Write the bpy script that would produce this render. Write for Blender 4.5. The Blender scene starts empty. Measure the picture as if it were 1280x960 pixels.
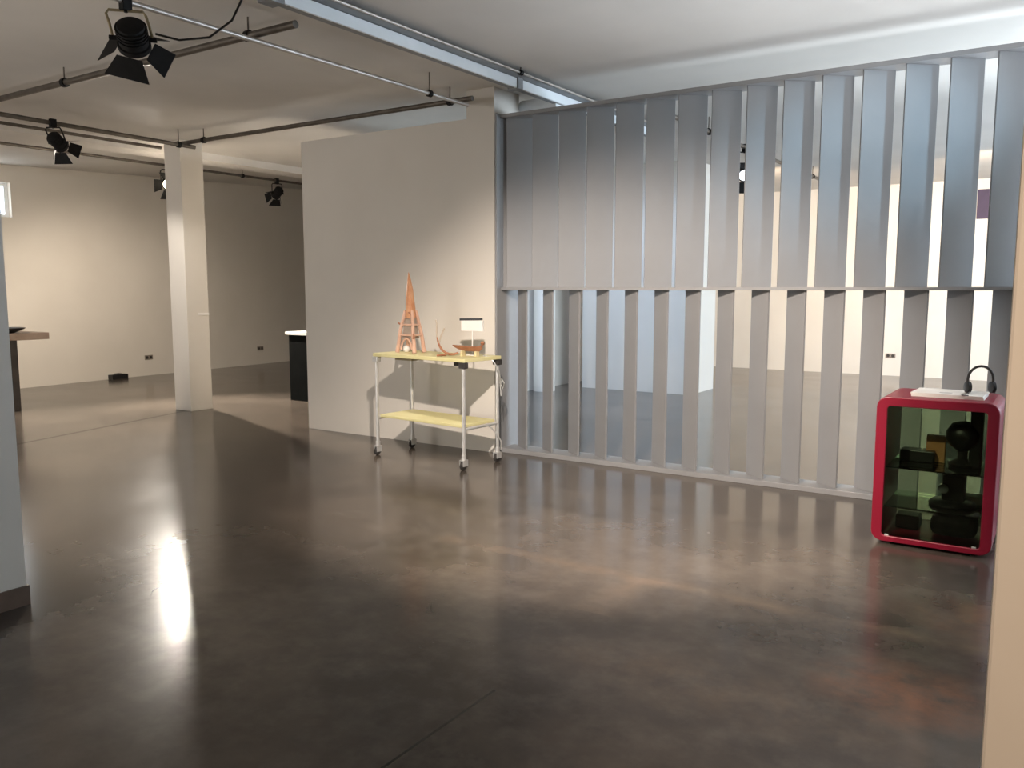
import bpy, bmesh, random
from math import sin, cos, radians as R, pi, atan2, sqrt
from mathutils import Vector, Matrix

random.seed(4)
scene = bpy.context.scene
COL = scene.collection

# ------------------------------------------------------------------ materials
def new_mat(name):
    m = bpy.data.materials.new(name); m.use_nodes = True
    nt = m.node_tree
    return m, nt, nt.nodes['Principled BSDF']

def noise_mat(name, c1, c2, scale=6.0, rough=0.6, metal=0.0, bump=0.0, detail=4.0, spec=0.5, rough2=None):
    """Two close tones of one surface mixed by noise, with an optional fine bump."""
    m, nt, b = new_mat(name)
    N, L = nt.nodes, nt.links
    tc = N.new('ShaderNodeTexCoord')
    nz = N.new('ShaderNodeTexNoise'); nz.inputs['Scale'].default_value = scale; nz.inputs['Detail'].default_value = detail
    L.new(tc.outputs['Object'], nz.inputs['Vector'])
    rp = N.new('ShaderNodeValToRGB')
    rp.color_ramp.elements[0].position = .35; rp.color_ramp.elements[1].position = .65
    rp.color_ramp.elements[0].color = (*c1, 1); rp.color_ramp.elements[1].color = (*c2, 1)
    L.new(nz.outputs['Fac'], rp.inputs['Fac']); L.new(rp.outputs['Color'], b.inputs['Base Color'])
    b.inputs['Roughness'].default_value = rough; b.inputs['Metallic'].default_value = metal
    b.inputs['Specular IOR Level'].default_value = spec
    if rough2 is not None:
        mr = N.new('ShaderNodeMapRange'); mr.inputs['To Min'].default_value = rough; mr.inputs['To Max'].default_value = rough2
        L.new(nz.outputs['Fac'], mr.inputs['Value']); L.new(mr.outputs['Result'], b.inputs['Roughness'])
    if bump:
        n2 = N.new('ShaderNodeTexNoise'); n2.inputs['Scale'].default_value = scale * 12
        L.new(tc.outputs['Object'], n2.inputs['Vector'])
        bp = N.new('ShaderNodeBump'); bp.inputs['Strength'].default_value = bump; bp.inputs['Distance'].default_value = .01
        L.new(n2.outputs['Fac'], bp.inputs['Height']); L.new(bp.outputs['Normal'], b.inputs['Normal'])
    return m

def emit_mat(name, col, strength):
    m, nt, b = new_mat(name)
    b.inputs['Base Color'].default_value = (*col, 1)
    b.inputs['Emission Color'].default_value = (*col, 1)
    b.inputs['Emission Strength'].default_value = strength
    return m

def glass_mat(name, tint, refl):
    """Thin tinted pane: light passes straight through, with a mirror film on top."""
    m, nt, b = new_mat(name)
    N, L = nt.nodes, nt.links
    tr = N.new('ShaderNodeBsdfTransparent'); tr.inputs['Color'].default_value = (*tint, 1)
    gl = N.new('ShaderNodeBsdfGlossy'); gl.inputs['Roughness'].default_value = .03
    gl.inputs['Color'].default_value = (.9, .95, .9, 1)
    fr = N.new('ShaderNodeFresnel'); fr.inputs['IOR'].default_value = refl
    mx = N.new('ShaderNodeMixShader')
    L.new(fr.outputs['Fac'], mx.inputs[0]); L.new(tr.outputs[0], mx.inputs[1]); L.new(gl.outputs[0], mx.inputs[2])
    L.new(mx.outputs[0], N['Material Output'].inputs['Surface'])
    return m

def floor_mat():
    m, nt, b = new_mat('polished_concrete')
    N, L = nt.nodes, nt.links
    tc = N.new('ShaderNodeTexCoord'); V = tc.outputs['Object']
    def noise(scale, detail=5, rough=.55, vec=None):
        n = N.new('ShaderNodeTexNoise'); n.inputs['Scale'].default_value = scale
        n.inputs['Detail'].default_value = detail; n.inputs['Roughness'].default_value = rough
        L.new(vec or V, n.inputs['Vector']); return n.outputs['Fac']
    def math(op, a, b_=None, c=None, clamp=False):
        n = N.new('ShaderNodeMath'); n.operation = op; n.use_clamp = clamp
        for k, v in enumerate((a, b_, c)):
            if v is None: continue
            if isinstance(v, (int, float)): n.inputs[k].default_value = v
            else: L.new(v, n.inputs[k])
        return n.outputs[0]
    def mix(fac, a, b_):
        n = N.new('ShaderNodeMix'); n.data_type = 'RGBA'
        L.new(fac, n.inputs[0])
        for sock, v in ((n.inputs[6], a), (n.inputs[7], b_)):
            if isinstance(v, tuple): sock.default_value = (*v, 1)
            else: L.new(v, sock)
        return n.outputs[2]
    sx = N.new('ShaderNodeSeparateXYZ'); L.new(V, sx.inputs[0]); X, Y = sx.outputs[0], sx.outputs[1]
    rp = N.new('ShaderNodeValToRGB')
    rp.color_ramp.elements[0].position = .4; rp.color_ramp.elements[1].position = .6
    rp.color_ramp.elements[0].color = (*FLOOR_A, 1); rp.color_ramp.elements[1].color = (*FLOOR_B, 1)
    L.new(noise(.55, 8, .62), rp.inputs['Fac'])
    col = rp.outputs['Color']
    # fine mottling
    f2 = math('MULTIPLY', math('SUBTRACT', noise(5.5, 7, .65), .45), 1.3, clamp=True)
    col = mix(f2, col, (.155, .13, .108))
    # rusty worn stains near the glass case and between
    def blob(cx, cy, rx, ry, sharp=1.0):
        dx = math('DIVIDE', math('SUBTRACT', X, cx), rx); dy = math('DIVIDE', math('SUBTRACT', Y, cy), ry)
        d = math('ADD', math('MULTIPLY', dx, dx), math('MULTIPLY', dy, dy))
        return math('MULTIPLY', math('SUBTRACT', 1.0, d, clamp=True), math('MULTIPLY', math('SUBTRACT', noise(4.0, 8, .7), .36), 3.0 * sharp, clamp=True))
    col = mix(math('MULTIPLY', blob(-.45, 3.5, .42, .34), .75), col, (.26, .115, .06))
    col = mix(math('MULTIPLY', blob(-.2, 4.5, .5, .35), .5), col, (.22, .12, .07))
    col = mix(math('MULTIPLY', blob(-1.1, 3.1, 1.0, .28), .35), col, (.2, .135, .085))
    # worn, paler tape lines
    wob = math('MULTIPLY', math('SUBTRACT', noise(2.2, 4), .5), .12)
    def line(axis, c, w, lo, hi, other):
        d = math('ABSOLUTE', math('SUBTRACT', math('ADD', axis, wob), c))
        ln = math('SUBTRACT', 1.0, math('DIVIDE', d, w), clamp=True)
        inside = math('MULTIPLY', math('GREATER_THAN', other, lo), math('LESS_THAN', other, hi))
        return math('MULTIPLY', math('MULTIPLY', ln, inside), math('MULTIPLY', math('SUBTRACT', noise(3.1, 8, .7), .3), 2.6, clamp=True))
    col = mix(math('MULTIPLY', line(Y, 4.13, .10, -3.3, -.2, X), .42), col, (.21, .145, .095))
    col = mix(math('MULTIPLY', line(X, -1.88, .13, 3.55, 4.15, Y), .45), col, (.20, .14, .095))
    # saw-cut joints between the slabs
    def joint(axis, c, w):
        d = math('ABSOLUTE', math('SUBTRACT', math('ADD', axis, math('MULTIPLY', wob, .05)), c))
        return math('LESS_THAN', d, w)
    slab = joint(math('ADD', X, math('MULTIPLY', math('SUBTRACT', Y, 6.588), .262)), -9.607, .03)
    slab = math('MULTIPLY', slab, math('LESS_THAN', Y, 6.72))
    col = mix(math('MULTIPLY', slab, .85), col, (.025, .02, .017))
    L.new(math('SUBTRACT', .38, math('MULTIPLY', slab, .30)), b.inputs['Specular IOR Level'])
    col = mix(math('MULTIPLY', math('MULTIPLY', joint(X, -1.83, .006), math('LESS_THAN', Y, 2.62)), .85), col, (.02, .018, .016))
    # a short crack on the left
    d = math('ABSOLUTE', math('SUBTRACT', math('ADD', math('MULTIPLY', math('ADD', X, 4.12), .8), math('MULTIPLY', math('SUBTRACT', Y, 2.72), .6)), math('MULTIPLY', math('SUBTRACT', noise(7.0, 4), .5), .2)))
    near = blob(-4.12, 2.72, .5, .5, 2)
    col = mix(math('MULTIPLY', math('MULTIPLY', math('LESS_THAN', d, .008), near), .9), col, (.02, .018, .015))
    L.new(col, b.inputs['Base Color'])
    mr = N.new('ShaderNodeMapRange'); mr.inputs['To Min'].default_value = .13; mr.inputs['To Max'].default_value = .23
    L.new(noise(1.4, 6, .6), mr.inputs['Value']); L.new(mr.outputs[0], b.inputs['Roughness'])
    bp = N.new('ShaderNodeBump'); bp.inputs['Strength'].default_value = .07; bp.inputs['Distance'].default_value = .02
    L.new(noise(1.1, 3), bp.inputs['Height']); L.new(bp.outputs['Normal'], b.inputs['Normal'])
    return m

FLOOR_A, FLOOR_B = (.052, .042, .034), (.112, .089, .070)
M = {}
M['floor'] = floor_mat()
M['wall'] = noise_mat('white_wall_paint', (.66, .62, .56), (.69, .65, .59), 1.2, .75, bump=.04, spec=.25)
M['ceiling'] = noise_mat('ceiling_paint', (.60, .575, .54), (.66, .63, .59), .9, .85, bump=.05, spec=.2)
M['skirting'] = noise_mat('brown_skirting', (.10, .065, .045), (.13, .085, .06), 8, .5)
M['screen'] = noise_mat('grey_screen_paint', (.25, .25, .253), (.27, .27, .273), 2.5, .42, spec=.4)
M['black'] = noise_mat('black_metal_paint', (.006, .006, .006), (.011, .010, .010), 20, .65, spec=.2)
M['black_plastic'] = noise_mat('black_plastic', (.008, .008, .009), (.014, .014, .015), 30, .35)
M['rail'] = noise_mat('dull_steel_pipe', (.10, .085, .07), (.15, .13, .11), 9, .45, .6)
M['rail_light'] = noise_mat('pale_steel_pipe', (.42, .38, .34), (.5, .46, .42), 9, .4, .5)
M['galv'] = noise_mat('galvanised_sheet', (.20, .205, .21), (.27, .275, .28), 7, .5, .3)
M['tray_white'] = noise_mat('white_enamel', (.74, .78, .80), (.80, .83, .85), 5, .4)
M['red'] = noise_mat('crimson_lacquer', (.215, .003, .020), (.245, .0045, .025), 3, .4)
M['glass'] = glass_mat('smoked_green_glass', (.70, .76, .66), 1.35)
M['shelf_glass'] = glass_mat('clear_shelf_glass', (.8, .86, .8), 1.45)
M['yellow'] = noise_mat('pale_yellow_laminate', (.66, .60, .30), (.72, .66, .35), 4, .5)
M['yellow_edge'] = noise_mat('raw_board_edge', (.60, .50, .27), (.68, .58, .34), 18, .6)
M['alu'] = noise_mat('satin_aluminium', (.60, .60, .58), (.70, .69, .67), 14, .38, .55)
M['rubber'] = noise_mat('dark_rubber', (.025, .022, .02), (.045, .04, .037), 18, .7)
M['wood_orange'] = noise_mat('orange_wood', (.55, .24, .11), (.68, .36, .19), 16, .6, bump=.1)
M['wood_pink'] = noise_mat('pinkish_wood', (.60, .36, .26), (.68, .44, .32), 14, .65, bump=.1)
M['wood_grey'] = noise_mat('weathered_grey_wood', (.30, .24, .19), (.38, .31, .25), 18, .75)
M['wood_brown'] = noise_mat('red_brown_wood', (.30, .12, .06), (.42, .19, .10), 15, .55)
M['wood_pale'] = noise_mat('pale_stick_wood', (.48, .40, .32), (.56, .47, .38), 12, .6)
M['white'] = noise_mat('matt_white_card', (.78, .75, .71), (.82, .80, .76), 6, .6)
M['paper'] = noise_mat('white_paper', (.76, .72, .66), (.84, .80, .74), 5, .7)
M['print'] = noise_mat('faint_grey_print', (.45, .42, .40), (.6, .56, .53), 40, .7)
M['table_top'] = noise_mat('brown_table_board', (.24, .17, .13), (.32, .235, .18), 6, .5)
M['table_body'] = noise_mat('dark_table_panel', (.022, .016, .012), (.04, .03, .024), 6, .5)
M['cab_top'] = noise_mat('white_cabinet_top', (.72, .69, .64), (.78, .75, .70), 6, .45)
M['cab_body'] = noise_mat('black_cabinet_panel', (.003, .0033, .003), (.005, .0055, .005), 6, .9, spec=.05)
M['socket'] = noise_mat('grey_socket_plastic', (.20, .17, .14), (.26, .22, .18), 12, .5)
M['purple'] = noise_mat('dark_purple_board', (.020, .008, .05), (.028, .012, .06), 7, .5)
M['orange_box'] = noise_mat('orange_brown_card', (.38, .16, .06), (.46, .21, .09), 9, .6)
M['brass'] = noise_mat('old_brass_bracket', (.30, .25, .15), (.38, .31, .19), 12, .45, .5)
M['lens_off'] = noise_mat('dark_lens', (.10, .10, .11), (.16, .16, .17), 5, .12)
M['lens_warm'] = emit_mat('lit_warm_lens', (1, .86, .62), 14)
M['lens_cool'] = emit_mat('lit_cool_lens', (.9, .96, 1), 2.5)

# ------------------------------------------------------------------ mesh helpers
class MB:
    def __init__(s): s.bm = bmesh.new()
    def box(s, x0, x1, y0, y1, z0, z1, mtx=None):
        vs = [s.bm.verts.new((x, y, z)) for z in (z0, z1) for x, y in ((x0, y0), (x1, y0), (x1, y1), (x0, y1))]
        for f in ((0, 3, 2, 1), (4, 5, 6, 7), (0, 1, 5, 4), (1, 2, 6, 5), (2, 3, 7, 6), (3, 0, 4, 7)):
            s.bm.faces.new([vs[i] for i in f])
        if mtx is not None: bmesh.ops.transform(s.bm, matrix=mtx, verts=vs)
        return s
    def frustum(s, a, b, hw0, hh0, hw1, hh1, ux):
        """Four-sided taper from a to b, ux = width direction."""
        a, b = Vector(a), Vector(b); d = (b - a).normalized(); ux = Vector(ux); ux = (ux - d * ux.dot(d)).normalized(); uy = d.cross(ux)
        vs = []
        for c, w, h in ((a, hw0, hh0), (b, hw1, hh1)):
            for sx, sy in ((-1, -1), (1, -1), (1, 1), (-1, 1)): vs.append(s.bm.verts.new(c + ux * w * sx + uy * h * sy))
        for f in ((0, 3, 2, 1), (4, 5, 6, 7), (0, 1, 5, 4), (1, 2, 6, 5), (2, 3, 7, 6), (3, 0, 4, 7)):
            s.bm.faces.new([vs[i] for i in f])
        return s
    def path(s, pts, r, seg=12, closed=False):
        """Round tube along points; r is one radius or one per point."""
        pts = [Vector(p) for p in pts]; n = len(pts)
        rs = r if isinstance(r, (list, tuple)) else [r] * n
        rings = []; up = None
        for i, p in enumerate(pts):
            if closed: t = pts[(i + 1) % n] - pts[i - 1]
            else: t = pts[min(i + 1, n - 1)] - pts[max(i - 1, 0)]
            t.normalize()
            if up is None:
                up = Vector((0, 0, 1)) if abs(t.z) < .9 else Vector((1, 0, 0))
            up = up - t * up.dot(t)
            up.normalize(); sd = t.cross(up)
            rings.append([s.bm.verts.new(p + (up * cos(2 * pi * k / seg) + sd * sin(2 * pi * k / seg)) * rs[i]) for k in range(seg)])
        m = n if closed else n - 1
        for i in range(m):
            a, b = rings[i], rings[(i + 1) % n]
            for k in range(seg):
                s.bm.faces.new((a[k], a[(k + 1) % seg], b[(k + 1) % seg], b[k]))
        if not closed:
            s.bm.faces.new(rings[0][::-1]); s.bm.faces.new(rings[-1])
        return s
    def tube(s, a, b, r, seg=16, r2=None): return s.path([a, b], [r, r if r2 is None else r2], seg)
    def lathe(s, prof, mtx=None, seg=28):
        rings = []; allv = []
        for r, z in prof:
            ring = [s.bm.verts.new((r * cos(2 * pi * k / seg), r * sin(2 * pi * k / seg), z)) for k in range(seg)]
            rings.append(ring); allv += ring
        for a, b in zip(rings, rings[1:]):
            for k in range(seg): s.bm.faces.new((a[k], a[(k + 1) % seg], b[(k + 1) % seg], b[k]))
        s.bm.faces.new(rings[0][::-1]); s.bm.faces.new(rings[-1])
        if mtx is not None: bmesh.ops.transform(s.bm, matrix=mtx, verts=allv)
        return s
    def prism(s, outline, y0, y1):
        """Outline in x,z extruded along y."""
        a = [s.bm.verts.new((x, y0, z)) for x, z in outline]; b = [s.bm.verts.new((x, y1, z)) for x, z in outline]
        s.bm.faces.new(a); s.bm.faces.new(b[::-1])
        n = len(a)
        for i in range(n): s.bm.faces.new((a[i], b[i], b[(i + 1) % n], a[(i + 1) % n]))
        return s
    def poly(s, pts, faces):
        vs = [s.bm.verts.new(p) for p in pts]
        for f in faces: s.bm.faces.new([vs[i] for i in f])
        return s
    def build(s, name, mat, parent=None, loc=(0, 0, 0), rotz=0, bevel=0, smooth=False):
        bmesh.ops.recalc_face_normals(s.bm, faces=s.bm.faces)
        me = bpy.data.meshes.new(name); s.bm.to_mesh(me); s.bm.free()
        me.materials.append(mat)
        o = bpy.data.objects.new(name, me); COL.objects.link(o)
        o.location = loc; o.rotation_euler = (0, 0, rotz)
        if parent: o.parent = parent
        if smooth:
            for p in me.polygons: p.use_smooth = True
            me.set_sharp_from_angle(angle=R(40))
        if bevel:
            bv = o.modifiers.new('bevel', 'BEVEL'); bv.width = bevel; bv.segments = 2; bv.limit_method = 'ANGLE'; bv.angle_limit = R(40)
        return o

def tag(o, label, cat, group=None):
    o['label'] = label; o['category'] = cat
    if group: o['group'] = group
    return o
def thing(name, label, cat, loc=(0, 0, 0), rotz=0, group=None):
    o = bpy.data.objects.new(name, None); COL.objects.link(o); o.empty_display_size = .1
    o.location = loc; o.rotation_euler = (0, 0, rotz)
    return tag(o, label, cat, group)
def struct(name, mb, mat, label=None, cat=None, bevel=0):
    o = mb.build(name, mat, bevel=bevel); o['kind'] = 'structure'
    if label: o['label'] = label
    if cat: o['category'] = cat
    return o
def Box(*a): return MB().box(*a)

# ------------------------------------------------------------------ the shell
CZ = 3.48
struct('floor', Box(-15.2, 3.4, -4.2, 16.9, -.12, 0), M['floor'], 'dark polished concrete floor with saw-cut joints and worn patches', 'floor')
cl = MB().box(-10.3, 3.4, -4.2, 16.9, CZ, CZ + .2)
zl = lambda y: 3.50 + .042 * (y - 6.0)
y0, y1 = -4.2, 16.9
cl.poly([(-15.2, y0, zl(y0)), (-10.3, y0, zl(y0)), (-10.3, y1, zl(y1)), (-15.2, y1, zl(y1)),
         (-15.2, y0, zl(y0) + .2), (-10.3, y0, zl(y0) + .2), (-10.3, y1, zl(y1) + .2), (-15.2, y1, zl(y1) + .2)],
        ((0, 3, 2, 1), (4, 5, 6, 7), (0, 1, 5, 4), (1, 2, 6, 5), (2, 3, 7, 6), (3, 0, 4, 7)))
struct('ceiling', cl, M['ceiling'], 'pale plastered ceiling', 'ceiling')
# back wall, slightly skewed, with a clerestory opening at its left end
slope = (-14.42 + 14.05) / (12.62 - 6.82)
wx = lambda y: -14.05 + slope * (y - 6.82)
def wall_piece(mb, ya, yb, za, zb):
    mb.poly([(wx(ya), ya, za), (wx(yb), yb, za), (wx(yb) - .25, yb, za), (wx(ya) - .25, ya, za),
             (wx(ya), ya, zb), (wx(yb), yb, zb), (wx(yb) - .25, yb, zb), (wx(ya) - .25, ya, zb)],
            ((0, 3, 2, 1), (4, 5, 6, 7), (0, 1, 5, 4), (1, 2, 6, 5), (2, 3, 7, 6), (3, 0, 4, 7)))
wb = MB()
wall_piece(wb, -4.2, 5.3, 0, 4.0); wall_piece(wb, 6.80, 16.9, 0, 4.0)
wall_piece(wb, 5.3, 6.80, 0, 2.72); wall_piece(wb, 5.3, 6.80, 3.26, 4.0)
struct('wall_back', wb, M['wall'], 'long cream back wall behind the white column', 'wall')
w = struct('window_1', Box(-14.22, -14.14, 5.3, 5.36, 2.72, 3.26).box(-14.22, -14.14, 6.74, 6.80, 2.72, 3.26).box(-14.22, -14.14, 5.36, 6.74, 2.72, 2.77).box(-14.22, -14.14, 5.36, 6.74, 3.21, 3.26), M['tray_white'], 'bright high window at far left of the back wall', 'window')
M['day_a'] = emit_mat('daylit_pane_left', (.82, .92, 1), 4)
Box(-14.20, -14.16, 5.36, 6.74, 2.77, 3.21).build('window_pane', M['day_a'], w)
struct('wall_far', Box(-15.2, 3.4, 16.7, 16.95, 0, 4.2), M['wall'], 'warm lit far wall seen through the slats', 'wall')
# right wall with two window openings
wr = MB()
OPEN = ((3.0, 5.6, 1.9, 3.3), (7.4, 14.6, .9, 3.2))
ys = 2.05
for a, b, za, zb in OPEN:
    wr.box(3.2, 3.45, ys, a, 0, 3.7); wr.box(3.2, 3.45, a, b, 0, za); wr.box(3.2, 3.45, a, b, zb, 3.7); ys = b
wr.box(3.2, 3.45, ys, 16.95, 0, 3.7)
struct('wall_right', wr, M['wall'])
M['day_b'] = emit_mat('daylit_pane_front', (.74, .88, 1), .25)
M['day_c'] = emit_mat('daylit_pane_rear', (.72, .86, 1), 16)
for n, (a, b, za, zb) in enumerate(OPEN):
    f = MB()
    k = 3
    for i in range(k + 1):
        yy = a + (b - a - .06) * i / k; f.box(3.28, 3.36, yy, yy + .06, za, zb)
    f.box(3.28, 3.36, a, b, za, za + .06).box(3.28, 3.36, a, b, zb - .06, zb)
    w = struct('window_%d' % (n + 2), f, M['tray_white'])
    Box(3.33, 3.35, a + .05, b - .05, za + .05, zb - .05).build('window_pane', (M['day_b'], M['day_c'])[n], w)
struct('wall_left', Box(-4.62, -4.34, -4.2, 2.05, 0, CZ), M['wall'], 'near white wall end at the left edge', 'wall', )
struct('baseboard_left', Box(-4.63, -4.33, -4.2, 2.062, 0, .10), M['skirting'], 'brown baseboard along the near left wall end', 'baseboard')
struct('wall_near', Box(-.106, 3.45, 2.05, 2.30, 0, CZ), M['wall'], 'near cream wall end at the right edge', 'wall', bevel=.008)
struct('wall_rear', Box(-15.2, -12.0, -4.4, -4.2, 0, 4.2).box(-6.0, 3.4, -4.4, -4.2, 0, 4.2).box(-12.0, -6.0, -4.4, -4.2, 0, .8).box(-12.0, -6.0, -4.4, -4.2, 3.1, 4.2), M['wall'])
w = MB()
for i in range(5):
    xx = -12.0 + 5.94 * i / 4; w.box(xx, xx + .06, -4.33, -4.25, .8, 3.1)
w.box(-12, -6, -4.33, -4.25, .8, .86).box(-12, -6, -4.33, -4.25, 3.04, 3.1)
w = struct('window_4', w, M['tray_white'])  # added unseen window, ambient fill for the left side
M['fill_d'] = emit_mat('fill_pane_side', (1, .97, .94), 5.2)
Box(-11.95, -6.05, -4.31, -4.29, .85, 3.05).build('window_pane', M['fill_d'], w)
struct('wall_side', Box(3.2, 3.4, -4.2, 2.05, 0, 3.7), M['wall'])
struct('wall_center', Box(-7.25, -4.93, 6.64, 6.92, 0, 3.22), M['wall'], 'free-standing white wall behind the yellow trolley', 'wall')
struct('wall_light_block', Box(-7.25, -7.05, 6.92, 16.7, 0, 3.22), M['wall'], 'added wall behind the free-standing white wall, keeping rear daylight out', 'wall')  # added to keep the rear daylight off the left area
struct('trim_1', Box(-4.95, -4.625, 6.635, 7.06, 0, CZ), M['wall'], 'white pillar joining the white wall to the slatted screen', 'pillar')
# partition and round pillar behind the screen
struct('wall_partition', Box(-6.58, -4.73, 11.93, 12.93, 0, CZ), M['wall'], 'bluish white partition block seen through the left slats', 'wall')
rc = MB().tube((-6.86, 11.2, 0), (-6.86, 11.2, CZ), .17, 32)
o = rc.build('round_pillar', M['wall'], smooth=True); o['kind'] = 'structure'; o['label'] = 'round white pillar behind the left end of the screen'; o['category'] = 'pillar'
# beam on the ceiling beyond the column
struct('trim_2', Box(-10.55, -10.15, -4.2, 16.7, 3.38, 4.1), M['ceiling'], 'white ceiling beam running behind the column head', 'beam')

# ------------------------------------------------------------------ square column
t = thing('square_column', 'white square column standing alone left of centre', 'column', (-9.685, 6.86, 0))
Box(-.167, .167, -.167, .167, 0, 3.478).build('shaft', M['wall'], t, bevel=.006)
Box(.167, .172, .0, .165, 1.255, 1.285).build('pale_strip', M['white'], t)  # thin pale strip on the right face of the column
t['kind'] = 'thing'

# ------------------------------------------------------------------ slatted screen
Y0 = 6.81
t = thing('slatted_screen', 'tall grey louvred screen of two rows of vertical slats', 'screen', (-4.61, Y0, 0))
ox = -4.61
XR = .62
def lb(x0, x1, y0, y1, z0, z1): return Box(x0 - ox, x1 - ox, y0 - Y0, y1 - Y0, z0, z1)
lb(-4.615, XR, 6.69, 6.93, 0, .045).build('bottom_board', M['screen'], t, bevel=.003)
lb(-4.615, XR, 6.70, 6.92, 1.588, 1.612).build('middle_board', M['screen'], t, bevel=.002)
lb(-4.615, XR, 6.70, 6.92, 3.20, 3.235).build('top_board', M['screen'], t, bevel=.003)
lb(-4.62, -4.60, 6.637, 7.06, 0, 3.236).build('end_panel', M['screen'], t)
lb(XR, XR + .02, 6.69, 6.93, 0, 3.236).build('end_panel', M['screen'], t)
def slat_mesh(w, th, z0, z1, ang):
    return MB().box(-w / 2, w / 2, -th / 2, th / 2, z0, z1, Matrix.Rotation(ang, 4, 'Z'))
up0 = low0 = None
pitch = .2882
X0 = -4.328
for i in range(-1, 17):
    xr = X0 + pitch * i
    cx = xr - .089
    if i >= 0:
        if low0 is None:
            low0 = slat_mesh(.212, .018, .045, 1.588, R(-35)).build('lower_slat', M['screen'], t, (cx - ox, 0, 0), bevel=.002); o = low0
        else:
            o = low0.copy(); COL.objects.link(o); o.location = (cx - ox, 0, 0)
    if up0 is None:
        up0 = slat_mesh(.246, .018, 1.612, 3.20, R(39)).build('upper_slat', M['screen'], t, (.07, 0, 0), bevel=.002)
    else:
        o = up0.copy(); COL.objects.link(o); o.location = (cx - .04 - ox, 0, 0)

# ------------------------------------------------------------------ pipes, duct, spotlights under the ceiling
def pipe_thing(name, label, a, b, r, mat, hangers=(), group=None, cat='pipe', top=CZ):
    a, b = Vector(a), Vector(b)
    t = thing(name, label, cat, a, 0, group)
    d = b - a
    MB().tube((0, 0, 0), d, r).build('pipe', mat, t, smooth=True)
    for f in hangers:
        p = d * f
        h = MB().tube(p + Vector((0, 0, r)), (p.x, p.y, (top(a + p) if callable(top) else top) - a.z), .006, 8).build('hanger_rod', M['rail'], t)
        MB().lathe([(r + .012, -.02), (r + .012, .02)], Matrix.Translation(p) @ d.to_track_quat('Z', 'Y').to_matrix().to_4x4(), 16).build('pipe_clamp', M['black'], t, smooth=True)
    return t
G = 'lighting pipes under the ceiling'
pipe_thing('lighting_pipe', 'thin pale pipe carrying the nearest spotlight, from top edge to white wall', (-4.8, .6, 3.3), (-4.8, 6.45, 3.3), .018, M['rail_light'], (.15, .905), G)
pipe_thing('lighting_pipe', 'dark pipe crossing in front of white wall top from column head', (-4.72, 6.42, 3.346), (-9.1, 6.42, 3.346), .024, M['rail'], (.06, .9), G)
pipe_thing('lighting_pipe', 'brown pipe crossing behind the nearest spotlight and ending in mid ceiling', (-4.42, 4.03, 3.352), (-9.2, 4.03, 3.352), .026, M['rail'], (.1, .6), G)
pipe_thing('lighting_pipe', 'brown pipe carrying the small spotlight left of column, ending at column head', (-8.75, 2.0, 3.3), (-8.95, 6.5, 3.3), .024, M['rail'], (.3, .95), G)
pipe_thing('lighting_pipe', 'thinner brown pipe just beyond the pipe of the small left spotlight', (-9.25, 2.0, 3.30), (-9.33, 6.3, 3.30), .018, M['rail'], (.3,), G)
pipe_thing('lighting_pipe', 'farthest dark pipe beyond the column near the back wall', (-11.2, 2.0, 3.4), (-11.2, 12.0, 3.4), .02, M['rail'], (.3, .7), G, top=lambda p: zl(p.y))
pipe_thing('lighting_pipe', 'dark pipe hung inside the space behind the slatted screen', (-3.45, 7.6, 3.32), (-3.45, 15.0, 3.32), .024, M['rail'], (.2, .8), G)
t = thing('ceiling_trunking', 'long white and grey trunking box running under the ceiling to the screen', 'trunking', (-4.2, -2, 3.35))
Box(-.035, .03, 0, 11.5, .0, .128).build('galvanised_body', M['galv'], t)
Box(.03, .05, 0, 5.6, -.005, .076).build('white_cover', M['tray_white'], t, bevel=.002)
Box(.03, .05, 5.66, 11.5, -.005, .076).build('white_cover', M['tray_white'], t, bevel=.002)
Box(-.035, .14, 0, 11.5, .080, .092).build('grey_strip', M['galv'], t)  # grey strip between the white cover and the conduit
Box(-.05, .065, 5.57, 5.69, -.018, .11).build('coupling', M['galv'], t, bevel=.004)
Box(-.05, .065, 8.3, 8.38, -.012, .11).build('coupling', M['galv'], t, bevel=.004)
pipe_thing('conduit', 'thin bright conduit alongside the white trunking under the ceiling', (-4.045, -1, 3.436), (-4.045, 9, 3.436), .010, M['rail_light'], (.3, .72), cat='conduit')
t = MB().tube((-4.62, 7.12, 3.36), (-4.20, 7.12, 3.36), .075, 24).build('vent_pipe', M['tray_white'], smooth=True)
tag(t, 'short white round pipe beside pillar above the screen corner', 'pipe')

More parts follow.
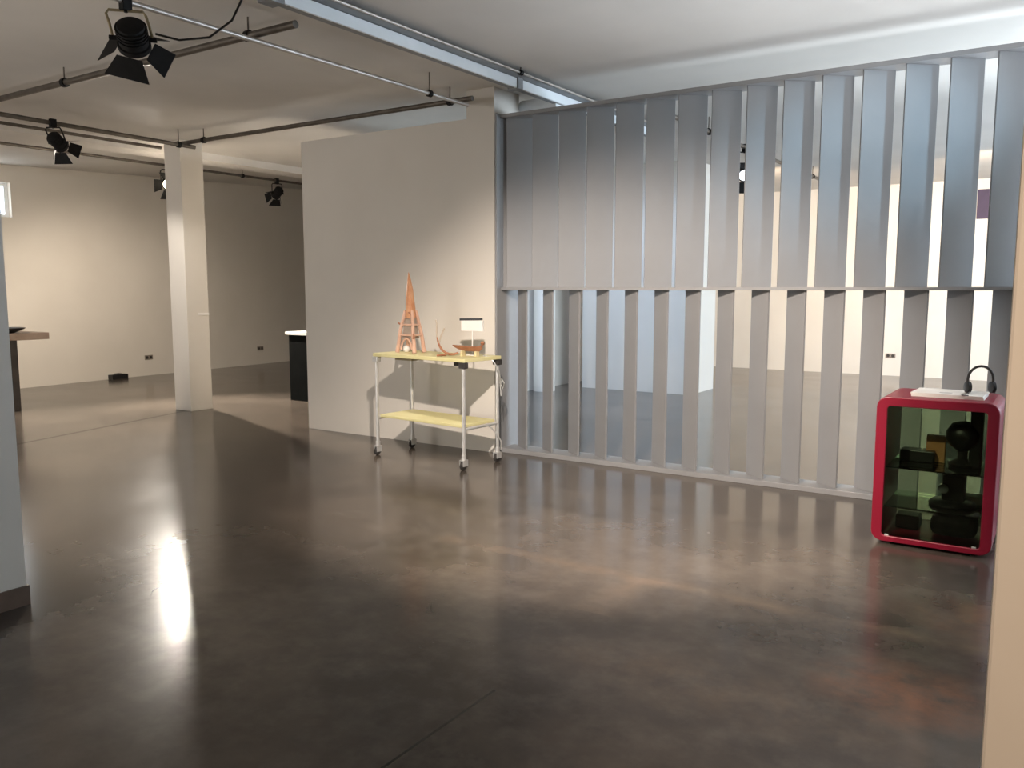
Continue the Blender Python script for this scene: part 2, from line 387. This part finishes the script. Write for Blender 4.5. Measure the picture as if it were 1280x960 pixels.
def spotlight(label, clamp, centre, aim, lens, sc=1.0, cable=None, doors=(.9, .9, .9, .9), cat='spotlight', roll=0, wide=1.0, short=1.0):
    """Theatre lantern: clamp on the pipe, yoke, ribbed housing, four barn doors, lens."""
    clamp, centre, aim = Vector(clamp), Vector(centre), Vector(aim)
    t = thing('stage_spotlight', label, cat, clamp, 0, 'black stage spotlights on the ceiling pipes')
    c = centre - clamp
    ax = (aim - centre).normalized()
    up = Vector((0, 0, 1)); sd = ax.cross(up).normalized(); uy = sd.cross(ax)
    m3 = Matrix((sd, uy, ax)).transposed().to_4x4()
    T = Matrix.Translation(c) @ m3 @ Matrix.Rotation(roll, 4, 'Z') @ Matrix.Diagonal((wide, wide, short, 1))
    # housing
    hb = MB().lathe([(.055 * sc, -.17 * sc), (.085 * sc, -.155 * sc), (.095 * sc, -.10 * sc), (.095 * sc, .05 * sc), (.108 * sc, .055 * sc), (.108 * sc, .10 * sc), (.094 * sc, .10 * sc), (.094 * sc, .07 * sc)], T, 24)
    for k in range(4):
        z = (-.13 + .035 * k) * sc
        hb.lathe([(.103 * sc, z), (.103 * sc, z + .012 * sc)], T, 24)
    h = hb.build('housing', M['black'], t, smooth=True)
    MB().lathe([(.09 * sc, .072 * sc), (.088 * sc, .085 * sc), (.05 * sc, .094 * sc), (.004 * sc, .097 * sc)], T, 24).build('lens', lens, t, smooth=True)
    # barn doors, hinged at the four sides of the front rim
    for k in range(4):
        a = doors[k]
        L_, w0, w1 = .17 * sc, .085 * sc, (.15 if k % 2 == 0 else .12) * sc
        rot = T @ Matrix.Rotation(k * pi / 2, 4, 'Z')
        dz, dr = cos(a) * L_, sin(a) * L_
        r0 = .106 * sc; z0 = .102 * sc; th = .004 * sc
        pts = []
        for off in (0, th):
            pts += [(-w0, r0 + off, z0), (w0, r0 + off, z0), (w1, r0 + dr + off, z0 + dz), (-w1, r0 + dr + off, z0 + dz)]
        pts = [rot @ Vector(p) for p in pts]
        MB().poly(pts, ((0, 3, 2, 1), (4, 5, 6, 7), (0, 1, 5, 4), (1, 2, 6, 5), (2, 3, 7, 6), (3, 0, 4, 7))).build('barn_door', M['black'], t)
    # yoke
    yk = .125 * sc * wide
    top = Vector((0, 0, -.075 * sc)); flat = Vector((sd.x, sd.y, 0)).normalized()
    p1, p2 = c + sd * yk, c - sd * yk
    q1 = Vector((0, 0, top.z)) + flat * yk; q2 = Vector((0, 0, top.z)) - flat * yk
    MB().path([p1, p1.lerp(q1, .5), q1 - Vector((0, 0, .03 * sc)), q1 - flat * .02 * sc, q2 + flat * .02 * sc, q2 - Vector((0, 0, .03 * sc)), p2.lerp(q2, .5), p2], .011 * sc, 8).build('yoke', M['brass'] if cable else M['black'], t)
    for p in (p1, p2): MB().tube(p - sd * .03 * sc, p + sd * .03 * sc, .02 * sc, 12).build('tilt_knob', M['black'], t)
    # clamp
    MB().box(-.025, .025, -.03, .03, -.075 * sc, .035).tube((0, 0, -.09 * sc), (0, 0, .02), .012, 10).build('clamp', M['black'], t, bevel=.004)
    if cable: MB().path([Vector(p) - clamp for p in cable], .007, 8).build('power_cable', M['black_plastic'], t, smooth=True)
    return t, centre + ax * (.13 * sc), ax

SP1 = spotlight('largest black spotlight with open barn doors, upper left under nearest pipe', (-4.8, 3.05, 3.3), (-4.74, 3.05, 3.075), (-6.5, 4.6, 1.5), M['lens_off'], .73, roll=-.28, wide=1.2, short=.85,
          cable=[(-4.68, 3.16, 3.12), (-4.58, 3.25, 3.09), (-4.44, 3.36, 3.11), (-4.30, 3.42, 3.20), (-4.22, 3.45, 3.34)], doors=(.8, .75, .6, .75))
SP2 = spotlight('smaller black spotlight with glinting lens left of the column', (-8.84, 4.74, 3.3), (-8.83, 4.78, 3.10), (-10.6, 8.2, 1.0), M['lens_warm'], .68, doors=(.7, .6, .7, .7))
SP3 = spotlight('switched-on spotlight glowing beside the left edge of the column', (-11.2, 7.66, 3.4), (-11.17, 7.64, 3.14), (-6.0, 4.1, .8), M['lens_warm'], .8)
SP4 = spotlight('black spotlight hanging between the column and white wall', (-11.2, 9.7, 3.4), (-11.2, 9.7, 3.19), (-14.2, 10.5, 1.6), M['lens_off'], .72, doors=(.35, .45, .45, .45))
SP5 = spotlight('lit spotlight seen through first open gap between upper slats', (-3.45, 10.3, 3.32), (-3.45, 10.3, 3.01), (-1.5, 7.0, .9), M['lens_cool'], .8)

# ------------------------------------------------------------------ trolley
TX, TY, TR = -4.935, 6.109, -.08
t = thing('work_trolley', 'two-tier trolley with pale yellow tops on casters before white wall', 'trolley', (TX, TY, 0), TR)
b = Box(-.585, .585, -.255, .255, .958, .990).build('top_board', M['yellow'], t, bevel=.004)
b = Box(-.53, .53, -.225, .225, .372, .398).build('lower_shelf', M['yellow'], t, bevel=.004)
for sx in (-1, 1):
    for sy in (-1, 1):
        x, y = sx * .555, sy * .235
        MB().tube((x, y, .12), (x, y, .945), .0165, 16).build('leg', M['alu'], t, smooth=True)
        MB().box(x - .035 * (1 if sx < 0 else 1), x + .035, y - .028, y + .028, .905, .957).build('corner_bracket', M['rubber'] if (sx, sy) != (-1, -1) else M['alu'], t, bevel=.006)
        ca = MB().tube((x, y, .075), (x, y, .135), .022, 14)
        ca.box(x - .024, x - .018, y - .035, y + .03, .035, .09).box(x + .018, x + .024, y - .035, y + .03, .035, .09).box(x - .024, x + .024, y - .03, y + .03, .085, .092)
        co = ca.build('caster', M['alu'], t, smooth=True)
        MB().lathe([(.036, -.012), (.04, -.008), (.04, .008), (.036, .012)], Matrix.Translation((x, y - .01, .04)) @ Matrix.Rotation(pi / 2, 4, 'Y'), 22).build('wheel', M['rubber'], co, smooth=True)
for sx in (-1, 1):   # rails at each end that carry the lower shelf
    MB().tube((sx * .555, -.235, .36), (sx * .555, .235, .36), .011, 10).tube((sx * .53, -.2, .366), (sx * .555, -.2, .36), .01, 8).tube((sx * .53, .2, .366), (sx * .555, .2, .36), .01, 8).build('end_rail', M['alu'], t, smooth=True)
Box(-.32, -.1, -.22, .2, .935, .958).build('under_tray', M['brass'], t, bevel=.003)
Box(.27, .34, -.05, .05, .90, .958).build('under_bracket', M['rubber'], t, bevel=.005)
MB().path([(.50, .10, .995), (.56, .12, .985), (.60, .14, .93), (.625, .17, .86), (.615, .2, .80), (.60, .22, .74), (.625, .23, .69), (.64, .23, .74), (.61, .235, .78), (.59, .235, .72), (.60, .235, .62)], .006, 8).build('hanging_cable', M['alu'], t, smooth=True)
MB().path([(.53, .10, .37), (.56, .14, .33), (.59, .19, .26), (.61, .22, .20), (.60, .23, .12)], .006, 8).build('hanging_cable', M['alu'], t, smooth=True)
TOP = .990

def onto(dx, dy, z=TOP):   # trolley-local to world
    return (TX + dx * cos(TR) - dy * sin(TR), TY + dx * sin(TR) + dy * cos(TR), z)

# tower sculpture of branches: splayed legs, arch, platforms and a tall spire
t = thing('tower_sculpture', 'orange wooden tower sculpture with splayed legs and spire on trolley', 'sculpture', onto(-.325, 0), .05)
def tower_r(z):  # half-width at height z, concave taper
    pts = ((0, .100), (.12, .086), (.25, .068), (.36, .048), (.46, .036), (.58, .024), (.68, .012))
    for (a, ra), (b_, rb) in zip(pts, pts[1:]):
        if a <= z <= b_: return ra + (rb - ra) * (z - a) / (b_ - a)
    return .012
for sx in (-1, 1):
    for sy in (-1, 1):
        pts = [(sx * tower_r(z) + random.uniform(-.004, .004), sy * tower_r(z) * .8, z + .004) for z in (0, .05, .10, .16, .22, .28, .34, .40)]
        MB().path(pts, [.021, .019, .018, .018, .017, .016, .016, .012], 8).build('leg', M['wood_pink'], t, smooth=True)
MB().path([(0, 0, .33), (.002, 0, .42), (-.004, 0, .52), (-.003, 0, .60), (-.010, 0, .69), (-.016, 0, .765)], [.050, .047, .040, .031, .018, .004], 10).build('spire', M['wood_orange'], t, smooth=True)
MB().path([(.012, -.02, .74 - .02 - .03), (.018, -.022, .58), (.028, -.024, .46), (.042, -.028, .36)], [.006, .011, .013, .012], 8).build('side_branch', M['wood_orange'], t, smooth=True)
MB().path([(-.030, -.03, .34), (-.02, -.03, .40), (.015, -.035, .385), (.045, -.03, .355)], [.008, .012, .013, .01], 8).build('cross_branch', M['wood_brown'], t, smooth=True)
for zz, w_ in ((.27, .070), (.17, .082)):
    MB().box(-w_, w_, -w_ * .8 - .008, -w_ * .8 + .008, zz - .008, zz + .008).box(-w_, w_, w_ * .8 - .008, w_ * .8 + .008, zz - .008, zz + .008).box(-w_ - .008, -w_ + .008, -w_ * .8, w_ * .8, zz - .008, zz + .008).box(w_ - .008, w_ + .008, -w_ * .8, w_ * .8, zz - .008, zz + .008).build('platform', M['wood_pink'], t, bevel=.003)
MB().frustum((0, 0, .14), (0, 0, .36), .066, .05, .040, .03, (1, 0, 0)).build('inner_core', M['wood_grey'], t, bevel=.004)
MB().path([(-.066, -.068, .03), (-.052, -.068, .09), (-.028, -.068, .125), (0, -.068, .14), (.028, -.068, .125), (.052, -.068, .09), (.066, -.068, .03)], .010, 8).build('arch', M['wood_pink'], t, smooth=True)
MB().tube((-.062, -.05, .265), (-.100, -.065, .285), .009, 8).build('twig', M['wood_brown'], t)
MB().path([(.074, -.065, .12), (.094, -.075, .15), (.088, -.077, .19)], [.014, .013, .006], 8).build('twig', M['wood_brown'], t, smooth=True)
o = MB().lathe([(.002, -.034), (.018, -.029), (.030, -.015), (.034, 0), (.030, .015), (.018, .029), (.002, .034)], Matrix.Translation((-.01, 0, .038)), 20).build('white_ball', M['white'], None, onto(-.33, -.045), smooth=True)
tag(o, 'small white ball between the legs of the wooden tower', 'ball')

# curved branch with upright sticks
t = thing('branch_sculpture', 'curved brown branch with two pale upright sticks on trolley', 'sculpture', onto(.10, -.06), 0)
MB().path([(-.022, 0, .165), (-.010, 0, .125), (.012, -.005, .085), (.045, -.01, .05), (.09, -.015, .027), (.14, -.02, .016), (.19, -.02, .018), (.235, -.02, .034)], [.007, .009, .010, .011, .011, .011, .010, .008], 10).build('curved_branch', M['wood_brown'], t, smooth=True)
MB().path([(-.022, 0, .16), (-.025, 0, .22), (-.024, 0, .29), (-.034, 0, .325)], .007, 8).build('stick', M['wood_pale'], t, smooth=True)
MB().path([(.0, 0, .10), (.02, 0, .17), (.055, 0, .235), (.066, 0, .25)], .0075, 8).build('stick', M['wood_pale'], t, smooth=True)
MB().path([(.12, -.05, .011), (.115, -.12, .013), (.11, -.165, .012)], .009, 8).build('twig', M['wood_brown'], t, smooth=True)
# boat-like piece
t = thing('boat_carving', 'reddish boat-shaped wooden carving beside the curved branch on trolley', 'carving', onto(.40, .01), .08)
hull = []
secs = [(-.17, .006, .100, .088), (-.11, .026, .096, .06), (-.03, .038, .092, .048), (.06, .038, .090, .046), (.12, .03, .096, .05), (.145, .014, .108, .07)]
hm = MB(); rings = []
for x, w_, zt, zb_ in secs:
    rings.append([hm.bm.verts.new(p) for p in ((x, -w_, zt), (x, -w_ * .7, (zt + zb_) / 2), (x, 0, zb_), (x, w_ * .7, (zt + zb_) / 2), (x, w_, zt), (x, 0, zt - .004))])
for a, b_ in zip(rings, rings[1:]):
    for k in range(6): hm.bm.faces.new((a[k], a[(k + 1) % 6], b_[(k + 1) % 6], b_[k]))
hm.bm.faces.new(rings[0][::-1]); hm.bm.faces.new(rings[-1])
hm.build('hull', M['wood_brown'], t, smooth=True)
for x in (-.06, .09): Box(x - .010, x + .010, -.03, .03, 0, .05).build('foot', M['yellow_edge'], t, bevel=.003)
MB().lathe([(.004, 0), (.016, .012), (.02, .024), (.012, .036), (.003, .04)], Matrix.Translation((.15, 0, .102)), 14).build('stern_knob', M['wood_brown'], t, smooth=True)
# white card with dark top edge on a thin post
t = thing('table_sign', 'small white card with dark top edge on thin post on trolley', 'sign', onto(.37, .10), .06)
Box(-.05, .05, -.03, .03, 0, .008).build('base', M['white'], t, bevel=.002)
MB().tube((0, 0, .008), (0, 0, .235), .005, 10).build('post', M['white'], t)
Box(-.118, .118, -.008, .008, .225, .325).build('card', M['white'], t, bevel=.002)
MB().box(-.125, .115, -.012, .012, .322, .342, Matrix.Rotation(R(-1.5), 4, 'Y')).build('top_strip', M['black_plastic'], t, bevel=.003)

# ------------------------------------------------------------------ red glass display case
VX, VY = -.64, 5.57
t = thing('display_case', 'crimson rounded frame glass display case on the floor at right', 'display case', (VX, VY, 0))
def rrect(hw, z0, z1, r, n=5):
    out = []
    for cx, cz, a0 in ((hw - r, z0 + r, -pi / 2), (hw - r, z1 - r, 0), (-hw + r, z1 - r, pi / 2), (-hw + r, z0 + r, pi)):
        for k in range(n + 1):
            a = a0 + pi / 2 * k / n; out.append((cx + r * cos(a), cz + r * sin(a)))
    return out
OW, OD, OH = .335, .56, .935
outer = rrect(OW, .018, OH, .065); inner = rrect(OW - .063, .055, OH - .058, .02)
fm = MB(); n = len(outer)
vo = [[fm.bm.verts.new((x, y, z)) for x, z in outer] for y in (0, OD)]
vi = [[fm.bm.verts.new((x, y, z)) for x, z in inner] for y in (0, OD)]
for i in range(n):
    j = (i + 1) % n
    fm.bm.faces.new((vo[0][i], vo[0][j], vi[0][j], vi[0][i])); fm.bm.faces.new((vo[1][j], vo[1][i], vi[1][i], vi[1][j]))
    fm.bm.faces.new((vo[0][j], vo[0][i], vo[1][i], vo[1][j])); fm.bm.faces.new((vi[0][i], vi[0][j], vi[1][j], vi[1][i]))
fm.build('frame', M['red'], t, bevel=.006)
IW = OW - .063
Box(-IW, IW, .012, .018, .055, OH - .058).build('front_glass', M['glass'], t)
Box(-IW, IW, OD - .018, OD - .012, .055, OH - .058).build('back_glass', M['glass'], t)
for z in (.235, .485): Box(-IW + .002, IW - .002, .03, OD - .03, z, z + .008).build('shelf', M['shelf_glass'], t)
for sx in (-1, 1):
    for y in (.08, OD - .08): MB().lathe([(.03, 0), (.028, .02)], Matrix.Translation((sx * .2, y, 0)), 16).build('foot', M['black'], t)
for sx, z in ((-1, .09), (1, .09)):
    Box(sx * (IW - .03) - .012, sx * (IW - .03) + .012, .004, .022, .054, .064).build('glass_clip', M['alu'], t, bevel=.002)
def lathe_obj(name, prof, mat, loc, label, cat, mtx=None):
    o = MB().lathe(prof, mtx, 26).build(name, mat, None, loc, smooth=True); return tag(o, label, cat)
# things inside the case
S1, S2, S0 = .493, .243, .0555
t = thing('lamp_head', 'black rounded apparatus on upper shelf inside red case', 'apparatus', (VX + .13, VY + .28, S1))
MB().lathe([(.075, 0), (.08, .02), (.03, .05), (.03, .10), (.075, .13), (.10, .17), (.10, .22), (.07, .27), (.02, .285)], None, 24).build('body', M['black_plastic'], t, smooth=True)
Box(.035, .105, -.05, .05, 0, .365).build('column', M['black_plastic'], t, bevel=.012)
o = Box(-.055, .055, -.03, .03, 0, .17).build('box', M['orange_box'], None, (VX - .03, VY + .36, S1), bevel=.003); tag(o, 'small orange brown box on upper shelf inside red case', 'box')
o = Box(-.1, .1, -.06, .06, 0, .075).build('box', M['black_plastic'], None, (VX - .13, VY + .33, S1), bevel=.006); tag(o, 'low black box at left of upper shelf inside red case', 'box')
t = thing('lens_unit', 'black device with round foot on middle shelf inside red case', 'apparatus', (VX + .09, VY + .26, S2))
MB().lathe([(.13, 0), (.135, .012), (.12, .03), (.08, .04)], None, 28).build('foot', M['black_plastic'], t, smooth=True)
Box(-.06, .07, -.06, .06, .03, .205).build('body', M['black_plastic'], t, bevel=.02)
MB().tube((-.045, -.065, .12), (-.045, -.10, .12), .03, 18).build('lens_barrel', M['lens_off'], t, smooth=True)
o = Box(-.06, .06, -.05, .05, 0, .05).build('carton', M['white'], None, (VX + .20, VY + .40, S2), bevel=.004); tag(o, 'small white carton at right of middle shelf inside red case', 'carton')
t = thing('equipment_bag', 'rounded black bag on the bottom of red case', 'bag', (VX + .11, VY + .26, S0))
Box(-.13, .13, -.10, .10, 0, .14).build('body', M['rubber'], t, bevel=.045)
MB().path([(-.06, 0, .13), (-.05, 0, .15), (.05, 0, .15), (.06, 0, .13)], .006, 8).build('handle', M['black_plastic'], t)
o = Box(-.07, .07, -.07, .07, 0, .09).build('box', M['black_plastic'], None, (VX - .16, VY + .3, S0), bevel=.01); tag(o, 'squat black box at bottom left inside red case', 'box')
# things on the case
CT = OH
t = thing('brochure_stack', 'flat white stack of printed papers on top of red case', 'papers', (VX + .04, VY + .27, CT), -.03)
for k in range(4):
    MB().box(-.20, .20, -.15, .15, k * .006, k * .006 + .005, Matrix.Rotation(random.uniform(-.03, .03), 4, 'Z')).build('sheet', M['paper'], t)
Box(-.05, .02, -.09, -.03, .0232, .0236).build('print_patch', M['print'], t)
t = thing('headphones', 'black headphones standing on papers at right of red case', 'headphones', (VX + .20, VY + .30, CT + .024), .5)
arc = [(.075 * cos(a), 0, .085 + .082 * sin(a)) for a in [pi * k / 14 for k in range(15)]]
MB().path([(.075, 0, .04)] + arc + [(-.075, 0, .04)], .008, 10).build('headband', M['rubber'], t, smooth=True)
for sx in (-1, 1):
    MB().lathe([(.025, -.014), (.036, -.01), (.036, .01), (.026, .016)], Matrix.Translation((sx * .072, 0, .037)) @ Matrix.Rotation(pi / 2 * sx, 4, 'Y'), 22).build('ear_cup', M['black_plastic'], t, smooth=True)
MB().path([(-.07, -.02, .01), (-.10, -.07, .004), (-.15, -.10, .004), (-.17, -.15, .004), (-.14, -.17, .004)], .003, 6).build('cable', M['black_plastic'], t)

# ------------------------------------------------------------------ counters, sockets, small things
t = thing('bar_table', 'high brown-topped table with dark panel base at far left', 'table', (-11.75, 4.7, 0))
Box(-.38, .36, -1.2, 1.19, .93, 1.02).build('top', M['table_top'], t, bevel=.006)
Box(-.28, .30, -1.0, .80, 0, .93).build('panel_base', M['table_body'], t, bevel=.004)
t = thing('dark_bowl', 'flat black dish on the brown table at far left', 'dish', (-11.62, 5.47, 1.02))
MB().lathe([(.08, 0), (.10, .01), (.20, .055), (.21, .07), (.195, .07), (.09, .022)], None, 28).build('dish', M['black_plastic'], t, smooth=True)
t = thing('counter_cabinet', 'black cabinet with white top half hidden by white wall', 'cabinet', (-8.6, 8.2, 0))
Box(-.72, .72, 0, .55, 0, .945).build('body', M['cab_body'], t, bevel=.004)
Box(-.76, .76, -.03, .58, .945, .99).build('top', M['cab_top'], t, bevel=.004)
def socket(label, loc, ang):
    t = thing('wall_socket', label, 'socket', loc, ang, 'grey double wall sockets')
    Box(-.085, .085, -.012, 0, -.042, .042).build('face_plate', M['socket'], t, bevel=.004)
    for sx in (-1, 1): MB().lathe([(.026, 0), (.026, .004), (.012, .0045)], Matrix.Translation((sx * .04, -.012, 0)) @ Matrix.Rotation(pi / 2, 4, 'X'), 18).build('outlet', M['rubber'], t)
WA = atan2(1, slope) - pi / 2
socket('double wall socket on back wall left of the column', (wx(9.13), 9.13, .335), pi / 2 + WA)
socket('double wall socket on back wall between column and white wall', (wx(11.85), 11.85, .335), pi / 2 + WA)
socket('small wall socket on far wall behind the right slats', (-2.73, 16.70, .37), 0)
t = thing('floor_outlet_box', 'low black box on floor against the back wall', 'box', (wx(8.45) + .07, 8.45, 0), WA)
Box(-.06, .06, -.16, .16, 0, .085).build('case', M['black_plastic'], t, bevel=.008)
Box(-.045, .045, -.05, .05, .085, .10).build('lid', M['rubber'], t, bevel=.004)
o = Box(-.55, .0, -.03, 0, 2.80, 3.30).build('wall_panel', M['purple'], None, (-.92, 16.70, 0), bevel=.004); tag(o, 'dark purple panel on far wall behind the last upper slat', 'panel')

# ------------------------------------------------------------------ lights
WARM = (1.0, .74, .48); WARM2 = (1.0, .81, .60); COOL = (.70, .86, 1.0)
def spot(name, loc, aim, power, col, angle, blend=.3, radius=.05):
    l = bpy.data.lights.new(name, 'SPOT'); l.energy = power; l.color = col; l.spot_size = R(angle); l.spot_blend = blend; l.shadow_soft_size = radius
    o = bpy.data.objects.new(name, l); COL.objects.link(o); o.location = loc
    o.rotation_euler = (Vector(aim) - Vector(loc)).to_track_quat('-Z', 'Y').to_euler()
    return o
# the lantern that lights the trolley and throws its shadow on the wall
spot('key_spot_light', (-2.06, 2.65, 3.15), (-3.05, 6.1, .05), 1200, (1.0, .87, .76), 78, .65, .05)
spot('floor_fill_light', (-1.25, 4.7, 3.2), (-.75, 3.75, 0), 110, (1.0, .85, .70), 58, .6, .1)  # added spot that brightens the floor at the right
# lanterns washing the back wall
for k, (lo, ai, pw, an) in enumerate((((-11.0, 3.2, 3.1), (-13.9, 6.6, .0), 370, 90), ((-11.0, 6.3, 3.15), (-13.9, 8.4, .0), 330, 90))):
    spot('wash_spot_light', lo, ai, pw, (1, .86, .70), an, .85)
# the lit lantern by the column, and the one beside it turned on the column
spot('column_spot_light', SP3[1] + SP3[2] * .05, (-7.0, 5.5, -.9), 1950, (1, .91, .80), 104, .6, .05)
spot('column_face_light', SP2[1] + SP2[2] * .05, (-10.1, 7.0, 1.3), 178, (1, .92, .84), 50, .7, .05)
# lanterns behind the screen, then an added cool fill
for x in (-4.2, -1.2):
    spot('rear_wash_light', (x, 12.4, 3.1), (x + .3, 16.7, 1.1), 540, (1, .79, .58), 100, .5)
spot('rear_cool_fill', (-5.7, 8.5, 3.3), (-5.3, 11.9, .6), 620, (.54, .71, 1), 85, .6, .6)  # added cool spot to brighten the partition
# added unseen fill: a cool spot on the screen, the others on the ceiling
spot('cool_patch_fill', (1.1, 5.1, 3.25), (-1.3, 6.8, 2.62), 200, (.46, .76, 1), 30, .9, .15)  # added, makes the lit patch on the right slats
spot('left_ceiling_fill', (-6.6, 1.0, .9), (-6.1, 3.0, 3.4), 70, (1, .92, .82), 150, .6, .3)  # added hidden fill that lifts the left ceiling
spot('cool_ceiling_fill', (.35, 4.6, 1.3), (-.15, 4.75, 3.48), 330, (.88, .93, 1), 112, .5, .2)  # added hidden fill that brightens the ceiling at right
spot('cool_ceiling_fill', (.35, 8.3, .9), (-.35, 7.2, 3.48), 330, (.84, .93, 1), 100, .6, .7)  # added hidden fill behind the screen, for the ceiling above it
# lamp in the near space
spot('near_spot_light', (.6, -1.2, 3.0), (.9, 2.05, 1.7), 480, (1.0, .76, .56), 75, .5, .08)

wd = bpy.data.worlds.new('dim_sky'); scene.world = wd; wd.use_nodes = True
wd.node_tree.nodes['Background'].inputs[0].default_value = (.55, .7, .9, 1)
wd.node_tree.nodes['Background'].inputs[1].default_value = .3

# ------------------------------------------------------------------ camera
f_px, pitch_, yaw_ = 1045.0, 6.5, 33.7
cd = bpy.data.cameras.new('camera'); cam = bpy.data.objects.new('camera', cd); COL.objects.link(cam)
cd.sensor_fit = 'HORIZONTAL'; cd.sensor_width = 36.0; cd.lens = 36.0 * f_px / 1280.0
cd.clip_start = .05; cd.clip_end = 100
cam.location = (0, 0, 1.6); cam.rotation_euler = (R(90 - pitch_), 0, R(yaw_))
scene.camera = cam

vs = scene.view_settings
vs.view_transform = 'Standard'; vs.look = 'None'; vs.gamma = 1; vs.use_curve_mapping = False; vs.exposure = 0.0
